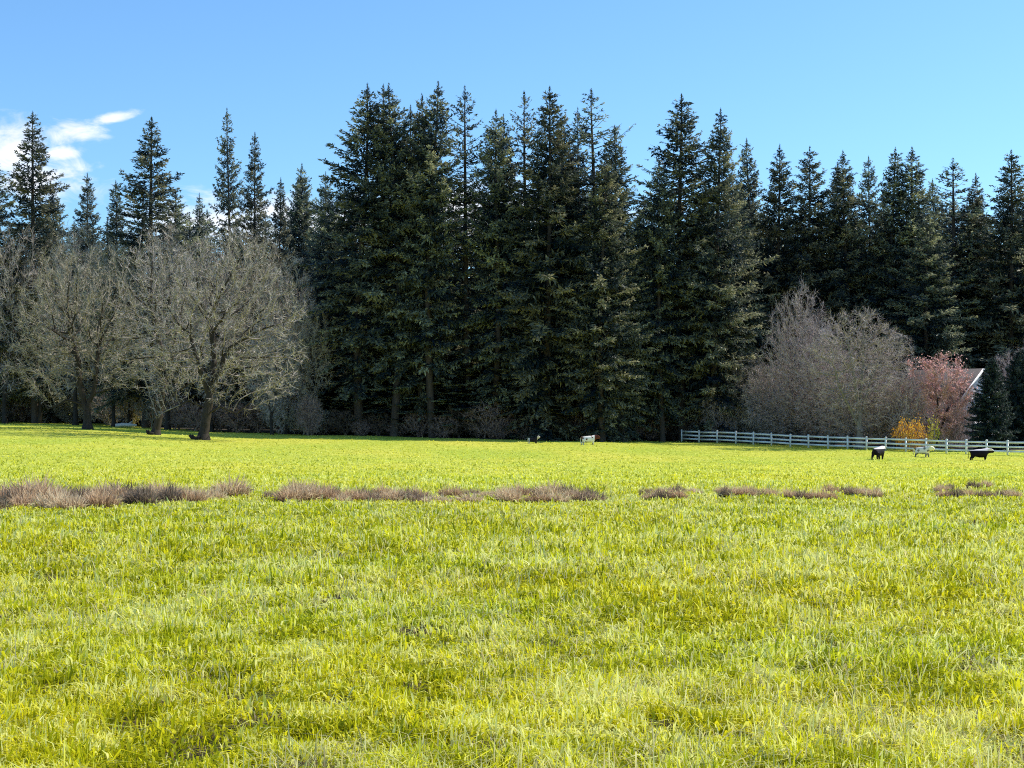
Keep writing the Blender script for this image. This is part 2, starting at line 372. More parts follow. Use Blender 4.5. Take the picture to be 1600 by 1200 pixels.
# scruffy brown dead tufts lying at the bare patches
def tuft_mesh(n, rad, h, c0, c1, lean=.7, wd=.006, jit=.22):
    mb = MB(); a = rng.random(n) * 6.283; r = rad * np.sqrt(rng.random(n))
    P = np.stack([r * np.cos(a), r * np.sin(a) * .8, np.full(n, -.03)], 1)
    out = np.stack([np.cos(a), np.sin(a), 0 * a], 1) * (r / rad)[:, None] * lean + rng.normal(0, jit, (n, 3))
    H = h * rng.uniform(.45, 1.1, n) * (1 - .35 * (r / rad) ** 2)
    d = unit(out + [0, 0, 1.1]); mid = P + d * (H * .6)[:, None]; tip = mid + unit(d + out * .8 + [0, 0, -.25]) * (H * .5)[:, None]
    s = unit(np.cross(d, rng.normal(size=(n, 3)))) * (wd * rng.uniform(.6, 1.5, n))[:, None]
    t = rng.random((n, 1)); c = np.array(c0) * (1 - t) + np.array(c1) * t
    V = np.stack([P - s, P + s, mid - s * .8, mid + s * .8, tip], 1).reshape(-1, 3); k = (np.arange(n) * 5)[:, None]
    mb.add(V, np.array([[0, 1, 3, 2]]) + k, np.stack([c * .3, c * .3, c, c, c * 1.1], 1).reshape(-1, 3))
    mb.f.append(np.array([[2, 3, 4]]) + k)
    return mb
# ------------------------------------------------------------------ rush strip
rush = [tuft_mesh(int(400 * s), .62 * s, hh, a, b, le, .016, jit=.42).mesh('rush_tussock', M_rush) for s, hh, a, b, le in
        ((1, .62, (.34, .20, .12), (.90, .64, .38), .7), (1.15, .7, (.44, .27, .15), (.97, .76, .48), .8), (.9, .55, (.20, .13, .08), (.62, .44, .29), .75),
         (1.1, .5, (.50, .32, .18), (.98, .80, .52), 1.0), (.8, .6, (.12, .085, .055), (.44, .32, .22), .6))]
def rush_at(px, row, s, lab, grp='dead rush tussocks in the wet strip', hs_=1.35):
    D = row_D(row); e_ = at(px, D); e = link('rush_tussock', random.choice(rush), None, e_)
    e.rotation_euler.z = random.random() * 6.28; e.scale = (s * random.uniform(.85, 1.2), s, s * hs_ * random.uniform(.85, 1.15))
    tag(e, lab, 'rush tussock', grp)
random.seed(4)
lab_l = 'tan dead rush tussock crowded into the long left part of the strip'
for row, hgt in ((783, 1.05), (790, 1.1), (795, .95)):
    p = -150
    while p < 385:
        if not (row > 788 and 300 < p): rush_at(p + random.uniform(-5, 5), row + random.uniform(-2, 2) - max(0, p) * .012, random.uniform(.58, .86) * hgt * (1.25 if 20 < p < 110 else 1), lab_l)
        p += random.uniform(18, 30)
lab_m = 'brown dead rush tussock in the strip below the tall firs'
for row in (779, 785):
    p = 425
    while p < 925:
        if random.random() < .8: rush_at(p, row + random.uniform(-2, 2) - (p - 425) * .006, random.uniform(.5, .78), lab_m)
        p += random.uniform(20, 32)
for a, b, row, lab in ((1012, 1032, 777, 'two small dark rush tussocks'), (1040, 1092, 773, ''), (1128, 1184, 774, ''), (1130, 1186, 779, ''), (1204, 1222, 779, ''), (1235, 1262, 781, ''), (1278, 1300, 781, ''),
                       (1297, 1360, 769, ''), (1330, 1362, 777, ''), (1366, 1384, 779, ''), (1470, 1492, 765, ''), (1475, 1496, 777, ''), (1520, 1545, 765, ''), (1512, 1548, 777, ''), (1565, 1596, 777, ''), (1060, 1072, 781, ''), (1018, 1050, 781, ''), (1640, 1700, 775, '')):
    p = a
    while p <= b:
        rush_at(p + random.uniform(-3, 3), row + random.uniform(-1, 1), random.uniform(.36, .5), 'low brown rush tussock in the broken strip below the white fence', 'scattered rush tussocks toward the fence', 1.6)
        p += random.uniform(15, 22)
dead = [tuft_mesh(170, .3, .13, (.10, .06, .035), (.46, .34, .2), 1.4, .006).mesh('dead_grass_tuft', M_rush) for _ in range(3)]
for (px, row, r) in HOLES[:14]:
    D = row_D(row)
    e = link('dead_grass_tuft', random.choice(dead), None, at(px, D)); s = r * 1.7 * (D / 14) ** .35; e.scale = (s * 1.4, s * 1.2, s * .9); e.rotation_euler.z = random.random() * 6
    tag(e, 'small brown dead tuft lying in the bright pasture grass', 'grass tuft', 'dead tufts scattered in the pasture')

for q in range(len(xt)):
    e = link('dead_grass_tuft', random.choice(dead), None, (xt[q], yt[q], float(ground(xt[q], yt[q])))); s = rt[q] * 2.6; e.scale = (s * 1.2, s, s * 1.1); e.rotation_euler.z = random.random() * 6
    tag(e, 'small brown dead tuft lying in the bright pasture grass', 'grass tuft', 'dead tufts scattered in the pasture')

# ------------------------------------------------------------------ conifers
def conifer(seed, H=36, Rm=4.2, base=.06, density=1.0, up=.35, droop=.25, irr=.35, tipw=1.0, spray=1.0, mat=None, narrow=.55, fill=1.0):
    """crown of whorled limbs carrying many small needle sprays, and a tapered trunk; returns (trunk mesh, crown mesh)"""
    g = np.random.default_rng(seed)
    lean = g.normal(0, .012, 2); kink = g.normal(0, .25, 2)
    ax = lambda z: np.stack([lean[0] * z + kink[0] * np.sin(z / H * 5), lean[1] * z + kink[1] * np.sin(z / H * 4), z], -1)
    tr = MB(); zz = np.linspace(-.5, H * .985, 26); tube(tr, ax(zz), .011 * H * (1 - zz / H).clip(0, 1) ** .85 + .025, 9, .5, .12)
    cr = MB(); zs = H * base; B = []
    z = zs; az0 = 0
    gapz = g.uniform(.2, .9, 3) * H
    while z < H * .992:
        t = (H - z) / (H - zs)
        prof = min(1, (t / narrow)) ** .9 * (1 - .35 * max(0, t - .75) / .25)
        nb = g.integers(4, 7) if t > .06 else 3
        az0 += 1.1
        for b in range(nb):
            if g.random() > density * (1 if t < .5 else fill): continue
            Lb = Rm * prof * g.uniform(1 - irr * 1.1, 1 + irr * .7) + .25
            if g.random() < .07: Lb *= 1.3
            B.append((z + g.uniform(-.2, .2), az0 + b * 6.283 / nb + g.normal(0, .25), Lb, t))
        z += g.uniform(.32, .62) * (.7 + .6 * t) * H / 36
    B = np.array(B); nB = len(B); ang = B[:, 1]; Lb = B[:, 2]; t = B[:, 3]
    rad = np.stack([np.cos(ang), np.sin(ang), 0 * ang], 1); P0 = ax(B[:, 0])
    a1 = up * (1 - t * 1.7) + g.normal(0, .08, nB)            # initial slope
    a2 = -droop * t + .18 * (1 - t) + g.normal(0, .06, nB)    # curve
    pos = lambda idx, s: P0[idx] + rad[idx] * (Lb[idx] * s)[:, None] + np.stack([0 * s, 0 * s, Lb[idx] * (a1[idx] * s + a2[idx] * s * s + .12 * s ** 4)], 1)
    bt = g.normal(.5, .2, nB)
    ids = np.arange(nB)
    for k in range(4):
        s0 = np.full(nB, k / 4); s1 = np.full(nB, (k + 1) / 4)
        prisms(cr, pos(ids, s0), pos(ids, s1), (.018 + .012 * Lb) * (1 - s0 * .8), (.018 + .012 * Lb) * (1 - s1 * .8), 3, 0.0)
    ns = np.maximum(4, (Lb * 9.5 * spray)).astype(int); idx = np.repeat(ids, ns); n = len(idx)
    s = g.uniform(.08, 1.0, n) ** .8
    C = pos(idx, s); side = np.cross(rad[idx], [0, 0, 1.]) * g.choice([-1, 1], n)[:, None]
    sl_ = (.22 * Lb[idx] * (1 - s) + .34) * g.uniform(.5, 1.15, n) * tipw
    fwd = g.uniform(.35, 1.0, n)[:, None]
    d = unit(rad[idx] * fwd + side * g.uniform(.3, 1.1, n)[:, None] + np.stack([0 * s, 0 * s, g.normal(-.12, .25, n) + .45 * (1 - t[idx]) - .4 * t[idx]], 1))
    # each spray: a few overlapping narrow blades
    for k in range(4):
        st = C + d * (sl_ * (k / 4.5))[:, None]
        dd = unit(d + g.normal(0, .42, (n, 3)) + [0, 0, -.12])
        sd_ = unit(np.cross(dd, unit(g.normal(0, .5, (n, 3)) + [0, 0, 1.])))
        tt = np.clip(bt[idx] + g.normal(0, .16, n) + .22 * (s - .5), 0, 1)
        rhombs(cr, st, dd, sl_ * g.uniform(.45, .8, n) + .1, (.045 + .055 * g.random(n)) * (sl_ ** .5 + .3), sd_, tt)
    # leader
    top = ax(np.array([H * .97]))[0]
    m = 70; dz = g.uniform(0, 1, m); PP = top + np.stack([0 * dz, 0 * dz, dz * H * .045], 1)
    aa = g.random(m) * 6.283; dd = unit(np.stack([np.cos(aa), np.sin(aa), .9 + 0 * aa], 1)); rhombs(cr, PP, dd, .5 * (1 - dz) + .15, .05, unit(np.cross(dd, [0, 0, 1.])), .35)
    prisms(cr, [top], [top + [0, 0, H * .05]], .05, .015, 4, .0)
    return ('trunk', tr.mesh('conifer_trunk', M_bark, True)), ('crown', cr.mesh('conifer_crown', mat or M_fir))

KINDS = {
 'full':   [conifer(11, Rm=4.7, base=.05, up=.42, irr=.4, narrow=.62), conifer(12, Rm=5.0, base=.03, up=.36, droop=.45, irr=.45), conifer(13, Rm=4.4, base=.04, up=.52, irr=.38, narrow=.7)],
 'tall':   [conifer(21, Rm=3.7, base=.14, up=.42, droop=.5, irr=.6, narrow=.42, density=.95, fill=.9), conifer(22, Rm=4.0, base=.12, up=.55, droop=.35, irr=.55, density=.94, narrow=.48, fill=.75), conifer(23, Rm=3.5, base=.18, up=.45, irr=.5, density=.95, narrow=.42, fill=.8)],
 'sparse': [conifer(31, Rm=3.9, base=.2, up=.5, droop=.2, irr=.5, density=.55, spray=.6, tipw=.8, narrow=.4), conifer(32, Rm=3.6, base=.24, up=.4, droop=.1, irr=.45, density=.6, spray=.6, tipw=.8, narrow=.4)],
 'open':   [conifer(41, Rm=6.2, base=.12, up=.38, droop=.25, irr=.45, density=.8, spray=1.0, narrow=.95), conifer(42, Rm=5.6, base=.1, up=.55, droop=.15, irr=.5, density=.78, spray=1.0, narrow=.9)],
}
ntree = 0
def fir(px, row, D, kind, label, ws=1.0, v=None, name='conifer', group=None):
    global ntree; ntree += 1
    Hh = height_for(px, row, D); vs = KINDS[kind]; parts = vs[(ntree if v is None else v) % len(vs)]
    s = Hh / 36.3; wd = (.55 * s + .45) * ws
    return plant(name, parts, at(px, D), random.random() * 6.28, (wd, wd, s), label, 'conifer', group)

FRONT = [
 (-8, 232, 214, 'open', 'ragged conifer cut by the left frame edge beside the cloud', 1.0),
 (55, 178, 213, 'open', 'tall ragged conifer with long upswept limbs in front of the white cloud', .95),
 (88, 292, 222, 'full', 'short dense green conifer at the foot of the ragged one before the cloud', .9),
 (133, 272, 245, 'full', 'small spire conifer between the cloud tree and the broad lone fir', .75),
 (188, 283, 232, 'full', 'short conifer tucked against the left flank of the broad lone fir', .8),
 (228, 184, 207, 'open', 'broad lone fir with open drooping limbs above the bare oaks', 1.05),
 (275, 300, 226, 'full', 'rounded low conifer on the right flank of the broad lone fir', 1.0),
 (316, 305, 245, 'full', 'small distant spire left of the twin firs', .7),
 (361, 172, 206, 'open', 'taller left tree of the twin firs above the right oak crown', .72),
 (396, 208, 209, 'open', 'shorter right tree of the twin firs above the right oak crown', .68),
 (434, 278, 224, 'full', 'small fir just right of the twin firs', .75),
 (462, 270, 240, 'tall', 'first of three small distant spires before the tall stand', .8),
 (477, 257, 242, 'tall', 'middle and tallest of three small distant spires before the tall stand', .8),
 (508, 270, 236, 'tall', 'third of three small distant spires, nearest the tall stand', .8),
 (559, 133, 190, 'tall', 'leftmost tall fir of the dense stand with heavy ragged limbs on its left side', 1.2),
 (598, 136, 194, 'sparse', 'thin see-through fir top second from the left in the tall stand', 1.0),
 (617, 133, 189, 'tall', 'dense dark fir third from the left in the tall stand', 1.05),
 (640, 165, 193, 'tall', 'lower fir fourth from the left in the tall stand', .9),
 (660, 150, 190, 'tall', 'blunt-topped fir close against the left of the highest spire', .85),
 (677, 130, 188, 'tall', 'highest needle-sharp spire of the tall stand', 1.0),
 (733, 137, 191, 'sparse', 'slim fir with a bare trunk showing sky on both sides of it', 1.0),
 (770, 172, 188, 'tall', 'left of two narrow firs right of the slim bare-trunked fir', .95),
 (785, 180, 192, 'tall', 'right of two narrow firs right of the slim bare-trunked fir', .8),
 (822, 144, 192, 'sparse', 'thin fir top poking up behind the left of the broad dark middle fir', 1.0),
 (851, 138, 186, 'full', 'broad dark fir with stepped pointed shoulders in the middle of the stand', 1.1),
 (885, 180, 189, 'tall', 'shorter fir filling the right shoulder of the broad middle fir', .95),
 (902, 172, 194, 'sparse', 'thin pale snag-like fir between the middle fir and the feathery one', .8),
 (931, 143, 190, 'sparse', 'feathery open-topped fir left of the sky gap where the bird flies', 1.25),
 (972, 195, 187, 'full', 'dense olive fir whose combed right edge borders the sky gap', 1.0),
 (940, 235, 184, 'full', 'olive green lower fir in front of the feathery open top', .95),
 (1006, 306, 203, 'full', 'low fir closing the foot of the sky gap', .9),
 (1470, 280, 196, 'full', 'small fir between the sixth spire and the thin forked fir', .8),
 (1515, 300, 196, 'full', 'short fir just right of the thin forked one', .8),
 (1036, 252, 190, 'tall', 'low ragged fir just right of the sky gap', .85),
 (1068, 152, 194, 'tall', 'crooked many-headed fir first right of the sky gap', 1.25),
 (1118, 172, 192, 'full', 'wide fir with level limbs second right of the sky gap', .98),
 (1150, 268, 183, 'full', 'low olive fir in front between the wide fir and the right-hand row', .9),
 (1186, 218, 192, 'full', 'first narrow spire of the even right-hand row', .85),
 (1218, 230, 190, 'full', 'second spire of the right-hand row with swept right limbs', .9),
 (1271, 232, 190, 'full', 'third spire of the right-hand row, slim and straight', .95),
 (1305, 258, 194, 'full', 'small spire peeping between the third and fourth of the right-hand row', .7),
 (1322, 236, 189, 'full', 'fourth spire of the right-hand row', .95),
 (1361, 246, 192, 'full', 'narrow spire hugging the left of the taller fifth spire', .7),
 (1380, 233, 188, 'full', 'fifth spire of the right-hand row, thick and dense', 1.0),
 (1427, 230, 187, 'full', 'sixth spire of the right-hand row above a long pale green flank', 1.05),
 (1455, 330, 181, 'full', 'lower pale green fir standing forward of the sixth spire', 1.0),
 (1498, 249, 192, 'sparse', 'thin forked fir with bare side limbs near the right edge', 1.3),
 (1533, 272, 192, 'full', 'small pointed fir between the forked one and the right edge', .75),
 (1578, 237, 187, 'full', 'dense rounded fir at the right frame edge', 1.05),
 (1612, 262, 189, 'full', 'fir cut by the right frame edge', 1.0),
]
random.seed(12)
for px, row, D, kd, lab, ws in FRONT: fir(px + random.uniform(-2, 2), row, D + 15 * (px > 1140), kd, lab, ws * (1.22 if px > 1140 else 1.3 if px < 520 and ws > .9 else 1.1))
# deeper rows that close the wood
grp = 'firs deeper in the wood behind the front row'
for px in np.arange(505, 1690, 29):
    r0 = np.interp(px, [500, 560, 960, 1010, 1060, 1200, 1600, 1800], [330, 265, 275, 335, 285, 300, 310, 300])
    fir(px + random.uniform(-9, 9), r0 + random.uniform(-12, 45), random.uniform(202, 222) + 15 * (px > 1140), random.choice(['full', 'full', 'tall']), 'fir half hidden behind the front row of the wood', 1.1, group=grp)
for px in np.arange(490, 1720, 38):
    fir(px + random.uniform(-9, 9), np.interp(px, [500, 1200, 1800], [372, 350, 345]) + random.uniform(-15, 40), random.uniform(238, 268), 'full', 'fir half hidden behind the front row of the wood', 1.3, group=grp)
for px in np.arange(-200, 520, 31):
    fir(px + random.uniform(-9, 9), 338 + random.uniform(-12, 24), random.uniform(248, 285), 'full', 'low distant conifer in the line behind the bare trees', 1.25, group='distant conifers behind the bare trees')
for px in np.arange(-215, 520, 33):
    fir(px + random.uniform(-9, 9), 440 + random.uniform(-25, 30), random.uniform(226, 244), 'full', 'young dark conifer in the shade behind the bare trees', 1.5, group='shaded conifers behind the bare trees')
for px, D in ((-70, 215), (-130, 220)):
    fir(px, 230, D, 'full', 'tall fir standing beyond the edge of the photo', 1.0, group='firs beyond the frame')
# low dense young firs filling the foot of the dark stand
for px in np.arange(500, 1050, 31):
    fir(px + random.uniform(-8, 8), random.uniform(500, 590), np.interp(px, edge_px, edge_D) + random.uniform(4, 10), 'full', 'young shaded fir at the foot of the tall stand', 2.1, group='young firs under the tall stand')

# dark blue spruce and cedar by the right end of the fence
sp1 = conifer(51, H=15, Rm=5.4, base=.02, density=1, up=.1, droop=.2, irr=.2, spray=1.5, tipw=.8, mat=M_firdark, narrow=1.0)
sp2 = conifer(52, H=15, Rm=5.6, base=.01, density=1, up=.35, droop=.35, irr=.2, spray=1.8, tipw=.8, mat=M_firdark, narrow=.6)
def small(px, row, D, parts, H0, wpx, W0, name, label, cat, group=None, rz=None):
    s = height_for(px, row, D) / H0; wd = wpx / F * D / W0
    return plant(name, parts, at(px, D), random.random() * 6.28 if rz is None else rz, (wd, wd, s), label, cat, group)
small(1549, 560, 166, sp1, 15, 98, 11, 'spruce_tree', 'dark blue spruce with stepped level limbs behind the right end of the white fence', 'spruce')
small(1596, 548, 171, sp2, 15, 90, 11, 'cedar_tree', 'dense dark green cedar at the right frame edge behind the spruce', 'cedar')

# ------------------------------------------------------------------ bare trees by space colonisation
def grow(seed, trunks, crown, n_attr=1700, step=.5, di=4.0, dk=.95, iters=110, zmin=0, up=.08, base_r=.5, twig_mat=None, bark=None, twl=.8, tw=5, twr=.016, split=.065, buds=None, budn=2, flare=1.5, pw=2.0):
    g = np.random.default_rng(seed)
    A = []
    for (cx, cy, cz, rx, ry, rz, wgt) in crown:
        m = int(n_attr * wgt); d = unit(g.normal(size=(m, 3))); r = g.random(m) ** (1 / 2.2)
        q = d * r[:, None] * (1 + .16 * np.sin(d[:, :1] * 5 + seed) * np.cos(d[:, 2:3] * 6 + seed * 2))
        A.append(q * [rx, ry, rz] + [cx, cy, cz])
    A = np.concatenate(A); A = A[A[:, 2] > zmin]
    P = []; par = []
    for tpts in trunks:
        last = -1 if not isinstance(tpts, tuple) else tpts[0]
        pts = tpts if not isinstance(tpts, tuple) else tpts[1]
        if last >= 0: prev = P[last]; 
        for q0 in pts:
            q0 = np.array(q0, float)
            if last >= 0:
                prev = P[last]; m = max(1, int(np.linalg.norm(q0 - prev) / step))
                for k in range(1, m + 1):
                    P.append(prev + (q0 - prev) * k / m + (g.normal(0, .03, 3) if k < m else 0)); par.append(last); last = len(P) - 1
            else: P.append(q0); par.append(-1); last = len(P) - 1
    P = list(P); n0 = len(P); PA = np.array(P)
    D2 = np.linalg.norm(A[:, None] - PA[None], axis=2); nn = D2.argmin(1); nd = D2.min(1); alive = np.ones(len(A), bool)
    for it in range(iters):
        act = alive & (nd < (di if it > 6 else 99))
        if not act.any(): break
        ii = nn[act]; dv = unit(A[act] - PA[ii]); u, inv = np.unique(ii, return_inverse=True)
        S = np.zeros((len(u), 3)); np.add.at(S, inv, dv)
        S = unit(S + g.normal(0, .22, S.shape) + [0, 0, up]); newP = PA[u] + S * step * g.uniform(.8, 1.1, (len(u), 1))
        b = len(PA); PA = np.concatenate([PA, newP]); par += list(u)
        dd = np.linalg.norm(A[:, None] - newP[None], axis=2); k = dd.argmin(1); dm = dd.min(1); upd = dm < nd
        nn = np.where(upd, b + k, nn); nd = np.where(upd, dm, nd); alive &= nd > dk
        if len(PA) > 8500: break
    par = np.array(par); n = len(PA); r = np.zeros(n); tips = np.ones(n, bool); tips[par[par >= 0]] = False
    acc = np.zeros(n)
    for q in range(n - 1, -1, -1):
        if acc[q] == 0: acc[q] = 1.0
        if par[q] >= 0: acc[par[q]] += acc[q]
    root = acc.max(); r = .010 + (base_r - .010) * (acc / root) ** (1 / pw)
    zf = PA[:, 2]; r = r * (1 + flare * .5 * np.exp(-np.clip(zf, 0, 9) / .5) * (acc > root * .2))
    seg = par >= 0; s1 = np.where(seg)[0]; s0 = par[s1]
    big = r[s1] > split
    tr = MB(); e1 = s1[big]; e0 = s0[big]
    prisms(tr, PA[e0] - (PA[e1] - PA[e0]) * .05, PA[e1] + (PA[e1] - PA[e0]) * .06, np.minimum(r[e0], r[e1] * 1.5), r[e1], 8, .4)
    cr = MB(); e1 = s1[~big]; e0 = s0[~big]
    prisms(cr, PA[e0], PA[e1], np.minimum(r[e0], r[e1] * 1.4), r[e1], 4, .0 + .25 * g.random(len(e1)))
    # twigs
    cen = np.array([c[:3] for c in crown]).mean(0)
    fine = np.where((r < .05) & (np.arange(n) >= 3))[0]; idx = np.repeat(fine, tw); m = len(idx)
    axd = unit(PA[idx] - PA[np.maximum(par[idx], 0)]); outw = unit(PA[idx] - cen)
    d = unit(axd * .8 + outw * .35 + g.normal(0, .55, (m, 3)) + [0, 0, .12]); Lt = twl * g.uniform(.35, 1.1, m)
    P0 = PA[idx] - axd * (g.random(m) * step)[:, None]; Q = P0 + d * Lt[:, None]
    tint = np.clip(g.normal(.5, .33, m), 0, 1)
    ribbons(cr, P0, Q, twr * g.uniform(.8, 1.4, m), tint)
    for k in range(2):
        f = g.uniform(.3, .8, m)[:, None]; S0 = P0 + (Q - P0) * f; d2 = unit(d + g.normal(0, .6, (m, 3)) + [0, 0, .1])
        Q2 = S0 + d2 * (Lt * .55)[:, None]; ribbons(cr, S0, Q2, twr * .8, np.clip(tint + .1, 0, 1))
        if buds and k == 0: bp_, bd_ = Q2, d2
    parts = [('trunk', tr.mesh('bare_trunk', bark or M_oakbark, True)), ('branches', cr.mesh('bare_branches', twig_mat or M_twig))]
    if buds:
        bm_ = MB(); sel = g.random(len(bp_)) < buds[1](bp_, g) if callable(buds[1]) else g.random(len(bp_)) < buds[1]
        bp_ = np.repeat(bp_[sel], budn, 0); k = len(bp_); dd = unit(g.normal(size=(k, 3)))
        rhombs(bm_, bp_ + g.normal(0, .12, (k, 3)), dd, buds[2] * g.uniform(.6, 1.3, k), buds[2] * .35, unit(np.cross(dd, unit(g.normal(size=(k, 3))))), np.clip(g.normal(.5, .25, k), 0, 1))
        parts.append((buds[3], bm_.mesh(buds[3], buds[0])))
    return parts

def oak(px, row_base, D, name, label, parts):
    x, y, z = at(px, D); plant(name, parts, (x, y, z - .05), 0, 1, label, 'oak tree')
# the three field oaks, metres relative to the foot of each; 1 m is about 14.5 px there
o3 = grow(3, [[(0, 0, 0), (.15, 0, 1.2), (.35, 0, 2.6), (.55, .1, 3.6), (.7, .1, 5.2)],
              (8, [(1.5, .3, 6.6), (2.4, .6, 9)]), (8, [(-.3, -.2, 7), (-1.6, .2, 10.5)]), (6, [(-1.4, -.6, 3.9), (-3.6, -1, 2.9), (-4.6, -1, 2.4)]), (5, [(1.8, -.4, 3.3), (3.6, -.8, 2.6)]), (10, [(.9, 1.2, 8), (.4, 1.5, 12)])],
          [(2.4, 0, 12.6, 7.7, 6.5, 8.6, .8), (6.2, 0, 8.2, 4.8, 4.5, 5.2, .25), (-3.5, 0, 10, 4.2, 4.5, 6, .2)], 2700, step=.42, dk=.72, zmin=1.6, base_r=.47, twl=1.0, tw=3)
oak(318, 687, 160, 'oak_tree', 'broad bare oak, rightmost of the three, with a dark root at its foot', o3)
o2 = grow(5, [[(0, 0, 0), (.3, 0, 1.5), (.55, 0, 3), (.8, 0, 5.2), (.9, .1, 7)], (6, [(2.4, .2, 4.6), (4.4, .3, 5.6)]), (10, [(1.7, .1, 7.6), (2.2, .2, 11)]), (12, [(.3, .4, 9.5), (-.4, .2, 12.5)])],
          [(-.5, 1, 14.5, 4.6, 5, 6.3, .6), (1.5, 1, 8.5, 3.8, 4, 4, .3), (-3, 1, 10, 3, 4, 5, .25)], 2000, step=.42, dk=.8, zmin=2.5, base_r=.39, twl=1.0, tw=3)
oak(243, 682, 167, 'oak_tree', 'middle of the three bare oaks with a low limb reaching right', o2)
o1 = grow(8, [[(0, 0, 0), (-.05, 0, 1.6), (.15, 0, 3), (.6, 0, 3.8), (.95, .1, 6), (1.1, .1, 9)], (3, [(-.9, .1, 4.6), (-1.2, 0, 7.5), (-2, .3, 10)]), (5, [(-2.2, -.5, 3.2), (-4.2, -.8, 2.2)]), (8, [(2.6, 0, 4.4)])],
          [(-1, 0, 12.5, 7.2, 6, 7.6, .8), (-4.5, 0, 7.5, 5, 4.5, 4.6, .3), (3.5, 0, 8.5, 3.4, 4, 5, .2)], 2500, step=.42, dk=.72, zmin=1.6, base_r=.43, twl=1.0, tw=4, twig_mat=M_twiggreen)
oak(137, 672, 174, 'oak_tree', 'leftmost of the three bare oaks, forking low into two dark stems', o1)
# root stubs left of two oak feet
def stub(px, D, L_, r_, label):
    mb = MB(); pts = [(0, 0, .05), (-L_ * .4, -.1, .12), (-L_ * .75, -.15, .30), (-L_, -.1, .5)]
    tube(mb, pts, [r_ * 1.1, r_, r_ * .8, r_ * .45], 8, .1, .4); tube(mb, [(-L_ * .5, -.1, .2), (-L_ * .6, -.3, .55)], [r_ * .5, r_ * .2], 6, .1, .3)
    tag(link('root_stub', mb.mesh('root_stub', M_oakbark), None, at(px, D)), label, 'dead root')
stub(311, 159.2, .95, .3, 'dark upturned dead root poking left from the foot of the right oak')
stub(240, 166.2, .75, .24, 'low dark dead root left of the middle oak foot')

# background bare trees: three crown shapes
bt1 = grow(21, [[(0, 0, 0), (.1, 0, 2), (0, 0, 4)], (6, [(1.2, .3, 7)]), (6, [(-1, .2, 8)])], [(0, 0, 10.5, 4.8, 4.5, 8, 1)], 2200, dk=.75, zmin=1.5, base_r=.24, tw=5, twl=1.1, twr=.019)
bt2 = grow(22, [[(0, 0, 0), (.2, 0, 1.2)], (2, [(1.6, .2, 6)]), (2, [(-1.5, .3, 6)]), (2, [(.2, -.6, 8)])], [(0, 0, 9.5, 5.4, 5, 8, 1)], 2400, dk=.75, zmin=.8, base_r=.2, tw=5, twl=1.1, twr=.019, twig_mat=M_twigpurple)
bt3 = grow(23, [[(0, 0, 0), (-.2, 0, 3), (.1, 0, 6)], (8, [(.9, 0, 9)])], [(0, 0, 11, 3.9, 4, 7.5, 1)], 2000, dk=.75, zmin=2.5, base_r=.2, tw=5, twl=1.1, twr=.019, twig_mat=M_twiggreen)
BH = {0: 18.4, 1: 17.4, 2: 18.4}; BW = {0: 9.8, 1: 11, 2: 8.2}; BT = [bt1, bt2, bt3]
def bare(px, row, D, k, wpx, label, group=None): small(px, row, D, BT[k], BH[k], wpx, BW[k], 'bare_tree', label, 'bare tree', group)
for px, row, D, k, wpx, lab in [
 (8, 338, 208, 0, 130, 'bare grey tree filling the left frame edge behind the oaks'), (62, 362, 212, 2, 110, 'bare mossy tree left of the leftmost oak crown'), (-60, 350, 210, 0, 130, 'bare grey tree beyond the left frame edge'),
 (118, 352, 206, 0, 130, 'bare grey tree rising behind the leftmost oak'), (178, 372, 204, 2, 110, 'bare mossy tree between the leftmost and middle oaks'), (262, 350, 200, 0, 140, 'tall bare tree whose crown shows above the middle oak'),
 (330, 372, 198, 0, 130, 'bare grey tree directly behind the right oak'), (398, 356, 197, 2, 120, 'bare mossy tree rising behind the right shoulder of the right oak'), (448, 400, 192, 0, 110, 'bare tree at the right edge of the oak group'),
 (482, 470, 190, 2, 80, 'small mossy bare tree against the dark stand'), (425, 500, 188, 0, 90, 'low bare tree beneath the right oak limbs'), (15, 520, 216, 1, 110, 'low bare tree in the shade at the left frame edge'), (200, 520, 208, 1, 120, 'low bare tree behind the gap left of the middle oak'),
 (935, 474, 187, 2, 115, 'faint bare tree in front of the dark stand above the white cow'), (900, 520, 189, 0, 90, 'small bare tree just left of the faint one above the white cow'),
 (1185, 560, 191, 0, 110, 'low bare tree rising behind the fifth post of the fence'), (1275, 492, 181, 1, 120, 'bare purple grey tree between the dull tree and the pale limbed one'), (1330, 585, 173, 1, 120, 'low bushy bare tree under the pale limbed tree'), (1385, 520, 178, 0, 110, 'bare grey tree right behind the pale limbed tree'), (1232, 600, 184, 1, 110, 'low bushy bare tree in the left of the thicket behind the fence'),
 (1155, 545, 193, 2, 100, 'bare mossy tree behind the left end of the white fence'), (1248, 442, 184, 1, 110, 'tall dull bare tree behind the fence left of the purple grey thicket'), (1215, 560, 187, 1, 110, 'low bare tree left of the purple grey thicket'),
 (1300, 530, 178, 1, 120, 'bare thicket tree with a purple tinge behind the fence'), (1400, 575, 172, 1, 95, 'small purple grey bare tree left of the red tipped one'), (1478, 560, 188, 2, 90, 'mossy bare tree rising left of the pale house gable'), (1588, 540, 189, 1, 100, 'bare tree arching over the cedar at the right edge'),
 ]: bare(px, row, D, k, wpx, lab)
